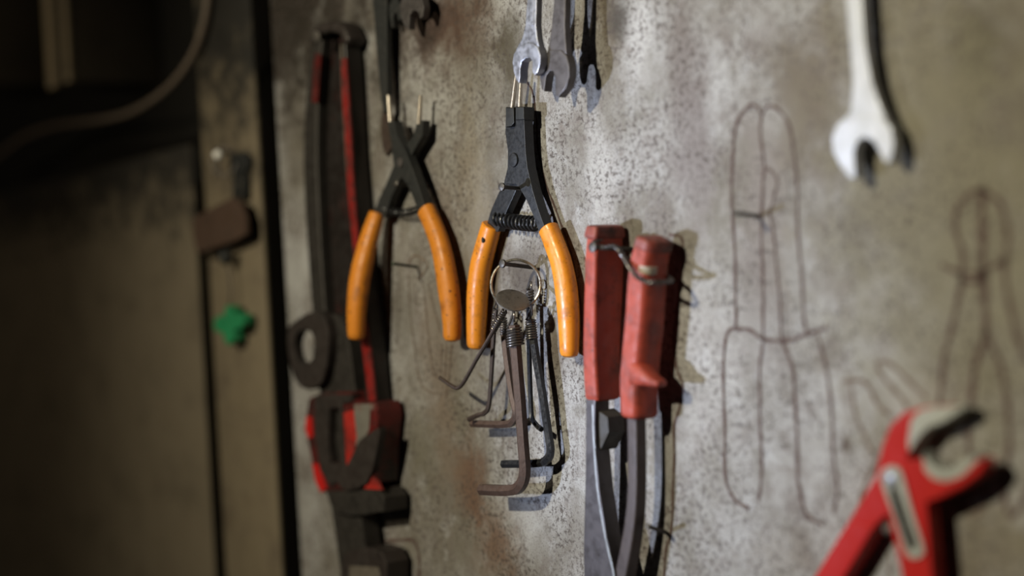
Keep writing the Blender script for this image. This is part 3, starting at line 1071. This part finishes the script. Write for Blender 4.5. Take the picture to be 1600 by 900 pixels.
def bar(name, pts, fr, sd, hc, m, ex=0.3, cap=0.0, parent=None):
    A, B = [], []
    for (x, y), f_, s_ in zip(pts, fr, sd):
        kz, kx, kh = scales(x, y, hc)
        A.append(f_ / 2 / kx * MM)
        B.append(s_ / 2 / kh * MM)
    bm = bmesh.new()
    rbox(bm, spath(pts, hc, 5), A, B, ex, cap)
    return finish(name, bm, m, parent or t, smooth=40, wn=True)


bar('handle_flange', [(507, 56), (503, 100), (498, 170), (496, 250), (499, 330), (503, 400), (508, 470), (513, 530)], [16, 18, 21, 22, 22, 21, 21, 20], [22, 24, 24, 24, 24, 24, 24, 24], 9.5, M_PIPE_GREY)
bar('handle_flange', [(546, 60), (550, 110), (553, 170), (556, 240), (562, 320), (569, 400), (578, 480), (586, 560), (592, 630)], [10, 11, 12, 13, 14, 14, 15, 15, 15], [26, 26, 26, 26, 26, 26, 26, 26, 26], 9.5, M_PIPE_BLACK)
plate_obj('handle_web', [(508, 62), (540, 62), (546, 170), (554, 300), (562, 420), (580, 600), (528, 600), (512, 440), (504, 300), (505, 170)], 7, 4, M_PIPE_BLACK, t, bevel=0)
bm = bmesh.new()
sweep(bm, spath([(500, 66), (508, 50), (526, 43), (546, 47), (556, 66)], 9.5, 6), [4.6 * MM] * 3, [8.5 * MM] * 3, 18, 4.0, 0.002)
finish('handle_end', bm, M_PIPE, t, smooth=50)
bar('red_paint_strip', [(538, 92), (541, 150), (545, 215), (549, 290), (555, 360), (561, 420)], [7, 9, 9, 9, 9, 8], [4, 4, 4, 4, 4, 4], 16.8, M_RED_STRIP)
bar('red_paint_strip', [(568, 500), (574, 550), (580, 600), (583, 626)], [9, 11, 11, 10], [4, 4, 4, 4], 16.8, M_RED_STRIP)
bar('bare_edge_highlight', [(534, 70), (536, 130), (539, 190), (543, 260), (548, 320), (553, 372)], [2.4, 3, 3, 3, 3, 2], [3, 3, 3, 3, 3, 3], 16.9, M_WORN_IRON_AND_HIGHLIGHT)  # bare edge with its highlight painted pale
bar('red_paint_strip', [(498, 84), (495, 120), (493, 160)], [9, 10, 8], [3, 3, 3], 16.6, M_RED_GRIMY)
plate_obj('adjusting_nut', [(462, 500), (478, 490), (497, 487), (508, 500), (513, 530), (509, 575), (500, 600), (482, 609), (466, 602), (455, 580), (448, 540), (450, 512)], 27, 8, M_PIPE, t,
          bevel=1.6, smooth=3, holes=[[(466, 518), (483, 518), (490, 535), (487, 560), (474, 568), (463, 562), (459, 538)]], hole_smooth=3)
plate_obj('hook_shank', [(500, 498), (520, 490), (536, 500), (546, 540), (552, 590), (560, 640), (560, 780), (572, 862), (572, 960), (540, 960), (525, 850), (512, 760), (500, 640), (497, 560)], 19, 14,
          M_PIPE_GREY, t, bevel=1.5)
plate_obj('housing', [(482, 622), (500, 614), (548, 612), (556, 628), (588, 629), (592, 650), (588, 690), (585, 755), (560, 766), (506, 768), (490, 735), (480, 690), (477, 650)], 24, 20, M_RED_GRIMY, t,
          bevel=1.6, holes=[[(516, 640), (531, 640), (533, 690), (531, 722), (518, 722), (514, 690)]])
plate_obj('window_frame', [(490, 620), (512, 616), (550, 616), (550, 628), (534, 632), (540, 730), (545, 745), (515, 760), (499, 735), (491, 680)], 26, 6, M_PIPE, t, bevel=1.2,
          holes=[[(514, 638), (529, 638), (532, 690), (530, 724), (517, 724), (512, 690)]])
plate_obj('worn_face', [(553, 632), (584, 631), (582, 662), (572, 680), (562, 690), (556, 700), (553, 672)], 24.6, 2, M_PIPE_BARE, t, bevel=0.6)
plate_obj('red_paint_patch', [(534, 646), (552, 640), (557, 680), (550, 738), (541, 736), (537, 690)], 24.9, 2, M_RED_DIRTY, t, bevel=0.5)
plate_obj('jaw_spring', [(552, 705), (560, 688), (574, 678), (592, 668), (590, 692), (584, 722), (572, 756), (540, 768), (526, 752), (540, 728)], 27, 6, M_PIPE, t, bevel=1.5, smooth=2)
plate_obj('heel_jaw', [(508, 768), (560, 765), (590, 764), (600, 778), (600, 800), (560, 806), (545, 806), (520, 800)], 24, 20, M_PIPE_GREY, t, bevel=1.4)
plate_obj('hook_jaw', [(538, 862), (575, 855), (596, 862), (604, 880), (603, 960), (540, 960), (530, 900)], 23, 19, M_PIPE, t, bevel=1.4)
plate_obj('jaw_face', [(545, 884), (590, 886), (594, 900), (590, 908), (545, 906)], 23.5, 2, M_WORN_IRON_AND_HIGHLIGHT, t, bevel=0.6)
plate_obj('red_paint_patch', [(578, 640), (589, 640), (590, 668), (576, 672)], 24.8, 2, M_RED_GRIMY, t, bevel=0.4)
plate_obj('red_flange', [(478, 650), (486, 652), (488, 682), (481, 686), (476, 670)], 25.2, 6, M_RED, t, bevel=0.6)
plate_obj('red_flange', [(487, 724), (497, 726), (509, 764), (501, 770), (492, 752)], 25.2, 6, M_RED, t, bevel=0.6)
plate_obj('red_paint_patch', [(568, 764), (580, 744), (590, 752), (596, 766)], 24.6, 2, M_RED_DIRTY, t, bevel=0.4)

# ---------------------------------------------------------------- red pump pliers
t = thing('pump_pliers', 'bright red slip joint pliers with grey toothed jaws at lower right', 'pliers', P(1400, 880, 4))
plate_obj('plier_half', [(1366, 745), (1377, 697), (1390, 664), (1411, 644), (1440, 636), (1475, 634), (1500, 637), (1494, 646), (1464, 657), (1440, 671), (1423, 692), (1417, 715), (1425, 750),
                         (1420, 785), (1384, 806), (1366, 822), (1340, 864), (1312, 910), (1286, 955), (1248, 942), (1270, 904), (1310, 838), (1340, 790), (1352, 768)], 13, 8.5, M_RED, t, bevel=1.3)
plate_obj('plier_half', [(1437, 716), (1444, 727), (1452, 741), (1466, 750), (1486, 750), (1506, 739), (1522, 724), (1533, 716), (1540, 722), (1530, 740), (1502, 761), (1470, 777), (1447, 786),
                         (1450, 820), (1453, 860), (1457, 910), (1464, 970), (1424, 970), (1409, 905), (1398, 852), (1386, 804), (1377, 766), (1378, 738), (1392, 724), (1412, 720)], 18.5, 9, M_RED, t, bevel=1.3)
plate_obj('jaw_teeth', [(1417, 692), (1422, 656), (1436, 641), (1460, 635.5), (1490, 635), (1506, 638), (1472, 661), (1450, 668), (1434, 685), (1420, 708)], 13.8, 9.4, M_JAW, t, bevel=0.8)
plate_obj('jaw_teeth', [(1441, 706), (1449, 721), (1461, 732), (1475, 736), (1492, 730), (1520, 710), (1527, 720), (1502, 745), (1476, 754), (1457, 749), (1443, 735)], 19.3, 9.9, M_JAW, t, bevel=0.8)
plate_obj('handle_sleeve', [(1336, 815), (1366, 823), (1341, 866), (1313, 912), (1287, 957), (1246, 943), (1268, 906), (1309, 840), (1326, 818)], 14.6, 11, M_RED, t, bevel=2.0)
plate_obj('slot_plate', [(1376, 750), (1379, 735), (1390, 728), (1402, 731), (1410, 745), (1425, 800), (1441, 852), (1441, 866), (1431, 873), (1420, 870), (1412, 858), (1398, 812), (1382, 770)], 19.8, 1.6, M_JAW, t,
          bevel=0.8, smooth=3, holes=[[(1390, 766), (1400, 762), (1410, 786), (1424, 828), (1432, 850), (1429, 860), (1419, 857), (1406, 822), (1393, 782)]], hole_smooth=2)
plate_obj('slot_shade', [(1388, 764), (1402, 759), (1435, 852), (1430, 863), (1417, 858)], 18.75, 0.6, M_VOID, t, bevel=0)  # black plate painted in for the shade inside the slot
bm = bmesh.new()
disc(bm, P(1391, 750, 20.8), 3.6 * MM, OUT, 0.002, 20, 0.0004)
finish('pivot_pin', bm, M_STEEL, t)
nail((1388, 826), 16, (1418, 830), 1.6, 2.6, 'nail between the handles of the red slip joint pliers')

# ---------------------------------------------------------------- hanging bits on the plank at left
nail((338, 236), 22, (374, 240), 1.4, 2.4, 'nail in the narrow plank holding the bunch of keys')
t = thing('key_bunch', 'bunch of keys on the narrow plank, with a painted glint', 'keys', P(356, 250, 8))
bm = bmesh.new()
c_ = P(350, 252, 14)
tube(bm, [c_ + Vector((0.011 * math.cos(a), 0.006 * math.cos(a), 0.012 * math.sin(a))) for a in [2 * math.pi * i / 40 for i in range(41)]], 0.9 * MM, 8)
finish('ring', bm, M_WIRE, t)
for i, (x, y, h, m) in enumerate(((366, 265, 9, M_BLACK2), (378, 262, 6, M_BLACK2))):
    bm = bmesh.new()
    plate(bm, [(x - 7, y - 22), (x + 2, y - 26), (x + 9, y - 18), (x + 9, y - 2), (x + 5, y + 8), (x + 6, y + 44), (x + 1, y + 50), (x - 3, y + 44), (x - 2, y + 8), (x - 8, y - 2)], h, 2.2, 0.5)
    finish('key', bm, m, t)
bm = bmesh.new()
bmesh.ops.create_uvsphere(bm, u_segments=20, v_segments=14, radius=0.0040)
bmesh.ops.translate(bm, verts=bm.verts[:], vec=P(341, 242, 24))
o = finish('glint_ball', bm, M_GLINT, t)  # added white ball, its colour stands in for a key's glint
o['label'] = 'white ball painted as the glint of a key'
bm = bmesh.new()
tube(bm, [P(341, 250, 22), P(342, 264, 22), P(343, 276, 21)], 1.1 * MM, 8)
finish('clip', bm, M_STEEL_DARK, t)

o = plate_obj('leather_fob', [(300, 341), (318, 331), (342, 319), (362, 308), (376, 318), (383, 340), (384, 366), (370, 375), (345, 384), (307, 396), (301, 370)], 16, 4, M_LEATHER, bevel=1.0)
tag(o, 'dark brown leather fob hanging across the plank below the keys', 'fob')
t = thing('bead', 'small black bead under the leather fob', 'bead', P(353, 402, 12))
bm = bmesh.new()
bmesh.ops.create_uvsphere(bm, u_segments=18, v_segments=12, radius=0.0066)
bmesh.ops.translate(bm, verts=bm.verts[:], vec=P(353, 402, 12))
finish('ball', bm, M_BLACK2, t)
bm = bmesh.new()
tube(bm, spath([(357, 405), (357, 396), (360, 385)], 12, 5), 0.8 * MM, 8)
finish('cord', bm, M_WIRE, t)
t = thing('green_charm', 'green plastic charm dangling at the bottom of the plank ornaments', 'charm', P(354, 508, 6))
bm = bmesh.new()
tube(bm, spath([(355, 411), (359, 430), (361, 450), (360, 470), (357, 484)], 10, 6), 0.9 * MM, 8)
finish('chain', bm, M_STEEL_DARK, t)
plate_obj('charm_body', [(352, 478), (362, 480), (363, 490), (376, 490), (380, 502), (376, 514), (364, 516), (366, 530), (356, 540), (349, 530), (346, 520), (336, 518), (333, 506), (338, 494), (349, 492)], 14, 9, M_GREEN, t, bevel=1.6, smooth=3)

# ---------------------------------------------------------------- dark opening at upper left: boxes and cable


def wall_box(name, label, px0, px1, py0, py1, h, m, lip):
    """box standing out of the back board; px0, px1 are the edges of its front face"""
    a, b = P(px0, py1, h), P(px1, py0, h)
    z1 = P((px0 + px1) / 2, py1, h).z
    z0 = P((px0 + px1) / 2, py0, h).z
    t = thing(name, label, 'box', Vector(((a.x + b.x) / 2, 0.07, z1)))
    bm = bmesh.new()
    box(bm, (a.x, -h * MM, z1), (b.x, 0.074, z0), 0.0012)
    finish('box_body', bm, m, t)
    for x0, x1 in ((a.x - 0.001, a.x + (b.x - a.x) * 0.34), (b.x - (b.x - a.x) * 0.16, b.x + 0.0008)):
        bm = bmesh.new()
        box(bm, (x0, -h * MM - 0.002, z1 - 0.0008), (x1, -h * MM + 0.002, z0), 0.0006)
        finish('box_lip', bm, lip, t)
    return t


wall_box('switch_box', 'brown metal box with bright front lips in the dark upper left corner', 78, 101, -40, 134, 26, M_BOX, M_BOX_LIP)
wall_box('junction_box', 'darker box at the very left edge, beside the box with bright lips', -60, -32, -40, 140, 22, M_BOX, M_BOX)
bm = bmesh.new()
tube(bm, spath([(-40, 268), (0, 241), (40, 213), (90, 196), (160, 187), (210, 173), (260, 140), (295, 98), (316, 50), (325, 0), (330, -60)], [8, 8, 8, 6, 6, 6, 6, 6, 6, 6, 6], 6), 3.4 * MM, 12)
tag(finish('cable', bm, M_CABLE), 'thick brown cable sagging in an arc under the dark boxes', 'cable')
